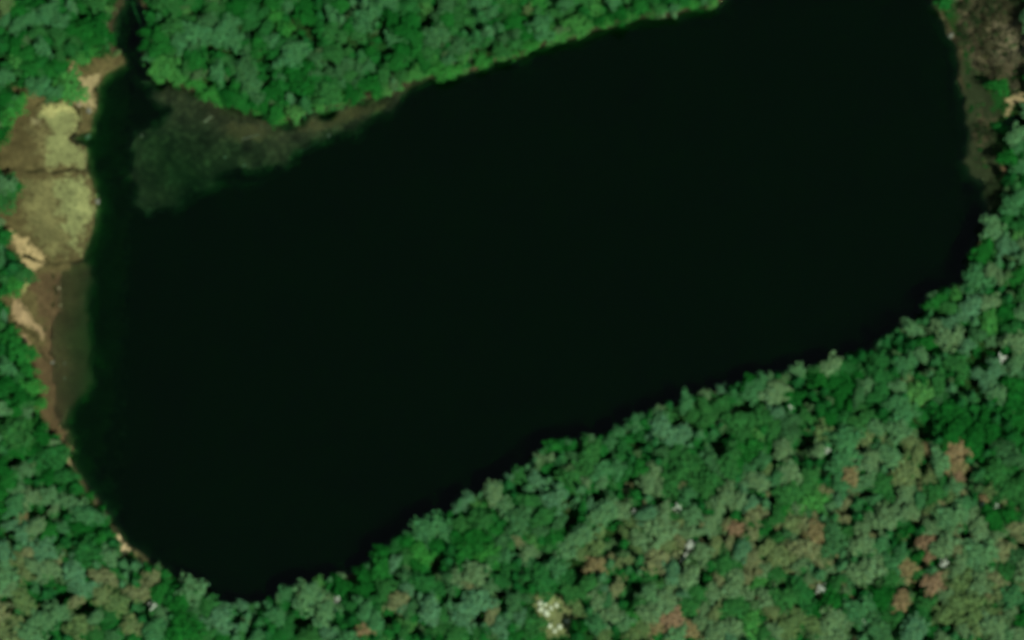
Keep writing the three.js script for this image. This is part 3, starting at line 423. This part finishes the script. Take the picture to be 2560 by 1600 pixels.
function boulder(px, py, r, mat, label, group, sink = 0.3) {
  const m = new THREE.Mesh(rockGeo(Math.round(px * 7 + py), r * rr(0.85, 1.25), r * 0.75, r * rr(0.8, 1.2)), rockMats[mat]), p = at(px, py, 0.5);
  m.name = numbered('boulder'); m.position.set(p.x, groundY(p.x, p.z) + r * (0.5 - sink), p.z); m.rotation.y = R() * 6.28; m.userData = { label, category: 'rock' }; if (group) m.userData.group = group; scene.add(shadows(m));
}
// the white outcrop near the lower frame
[[1351, 1526, 1.15, 'upright leftmost white block'], [1366, 1534, 1.35, 'broad lowest white slab'], [1362, 1514, 0.95, 'pale upper white block'], [1391, 1515, 0.8, 'far right white block'], [1377, 1522, 0.9, 'small middle white stone'], [1350, 1510, 1.0, 'small white stone at the top corner']].forEach(([x, y, r, w]) => boulder(x, y, r, 'white', `${w} of the outcrop in the southern clearing`, 'white rocks of the southern outcrop', 0.1));
[[1374, 1567, 1.05, 'left'], [1399, 1569, 1.1, 'right'], [1387, 1579, 0.7, 'lowest']].forEach(([x, y, r, w]) => boulder(x, y, r, 'white', `${w} white rock of the trio below the big outcrop`, 'trio of white rocks by the lower frame', 0.1));
boulder(1416, 1554, 0.9, 'white', 'lone greenish white rock right of the outcrop', null, 0.1);
// west bank and creek mouth
boulder(222, 277, 1.0, 'grey', 'pale grey boulder at the waterline below the creek mouth', 'boulders along the west bank');
boulder(219, 340, 1.2, 'grey', 'pale grey boulder beside the dark notch in the west bank', 'boulders along the west bank');
boulder(244, 503, 1.0, 'grey', 'grey boulder at the tip of the sand spit', 'boulders along the west bank');
boulder(147, 720, 0.6, 'tan', 'tan stone on the dark mud, upper of two', 'boulders along the west bank');
boulder(150, 762, 0.6, 'tan', 'tan stone on the dark mud, lower of two', 'boulders along the west bank');
boulder(131, 905, 0.7, 'grey', 'grey stone above the lower ditch, left one', 'boulders along the west bank');
boulder(161, 908, 0.6, 'grey', 'grey stone above the lower ditch, right one', 'boulders along the west bank');
boulder(161, 945, 0.6, 'grey', 'grey stone just below the lower ditch', 'boulders along the west bank');
boulder(205, 246, 0.8, 'tan', 'tan rock on the stony ground below the creek, upper one', 'boulders along the west bank');
boulder(198, 262, 0.9, 'tan', 'tan rock on the stony ground below the creek, lower one', 'boulders along the west bank');
boulder(188, 230, 0.7, 'tan', 'small tan rock at the edge of the stony ground', 'boulders along the west bank');
boulder(292, 1356, 1.1, 'tan', 'pinkish tan rock on the curved south-west waterline', null);
boulder(356, 1412, 0.9, 'tan', 'tan rock on the south-west waterline near the lake foot', null);
boulder(2377, 88, 1.1, 'grey', 'bluish grey boulder at the north-east waterline', null);
// stones standing in the shallows
boulder(354, 339, 0.6, 'grey', 'lone grey stone standing out of the shallow cove water', null, 0.0);
boulder(822, 338, 0.8, 'grey', 'grey stone breaking the water off the north shore', null, 0.0);
boulder(562, 392, 0.6, 'grey', 'grey stone in the shallows, left of two', null, 0.1);
boulder(610, 412, 0.65, 'grey', 'grey stone in the shallows, right of two', null, 0.1);
// fallen trunks
const logMats = { pale: woodMat(0.16, 0.165, 0.105), grey: woodMat(0.075, 0.08, 0.05), white: woodMat(0.56, 0.64, 0.50) };
function log(p0, p1, r, mat, label, lift = 0.25) {
  const A = at(...p0), B = at(...p1); A.y = groundY(A.x, A.z) + lift; B.y = groundY(B.x, B.z) + lift; 
  const g = new THREE.Group(); g.name = numbered('fallen_log'); const d = B.clone().sub(A), f = rng(Math.round(p0[0] * 3 + p0[1])), pts = [0, 0.3, 0.6, 0.85, 1].map((t, i) => d.clone().multiplyScalar(t).add(V(rr(-0.3, 0.3, f), i % 4 ? rr(-0.05, 0.1, f) : 0, rr(-0.3, 0.3, f)).multiplyScalar(i ? 1 : 0)));
  const parts = pts.slice(1).map((q, i) => limb(pts[i], q, r * (1 - i * 0.18), r * (1 - (i + 1) * 0.18), 8)); parts.push(new THREE.CircleGeometry(r, 8).toNonIndexed().applyQuaternion(new THREE.Quaternion().setFromUnitVectors(V(0, 0, 1), d.clone().normalize().negate())));
  const stem = new THREE.Mesh(mergeGeometries(parts.map(q => q.index ? q.toNonIndexed() : q)), logMats[mat]); stem.name = 'trunk'; g.add(stem);
  const stubs = []; for (let i = 0; i < 5; i++) { const t = rr(0.35, 1, f), o = d.clone().multiplyScalar(t), a = f() * 6.28, l = rr(0.6, 1.6, f); stubs.push(limb(o, o.clone().add(V(Math.cos(a) * l, rr(0, 0.5, f), Math.sin(a) * l)), r * 0.35, 0.03, 4)); }
  const st = new THREE.Mesh(mergeGeometries(stubs.map(q => q.toNonIndexed())), logMats[mat]); st.name = 'branch_stubs'; g.add(st);
  g.position.copy(A); g.userData = { label, category: 'log' }; scene.add(shadows(g));
}
log([510, 305], [532, 290], 0.35, 'pale', 'short pale driftwood log by the shallow north-west cove', 0.1);
log([604, 348], [652, 336], 0.4, 'grey', 'grey sunken trunk lying in the shallow cove', 0.15);
log([748, 378], [800, 352], 0.25, 'grey', 'thin grey trunk lying in the shallows off the north shore', 0.15);
log([806, 280], [810, 262], 0.3, 'pale', 'pale trunk fallen from the north bank toward the water');
log([330, 2], [352, 64], 0.6, 'pale', 'long pale trunk fallen along the right side of the creek', 0.5);
log([1728, 1362], [1700, 1412], 0.55, 'white', 'bleached white fallen trunk among the southern snags', 1.6);
log([370, 520], [412, 530], 0.3, 'grey', 'grey waterlogged trunk at the outer edge of the shallows', 0.1);
renderer.render(scene, camera);
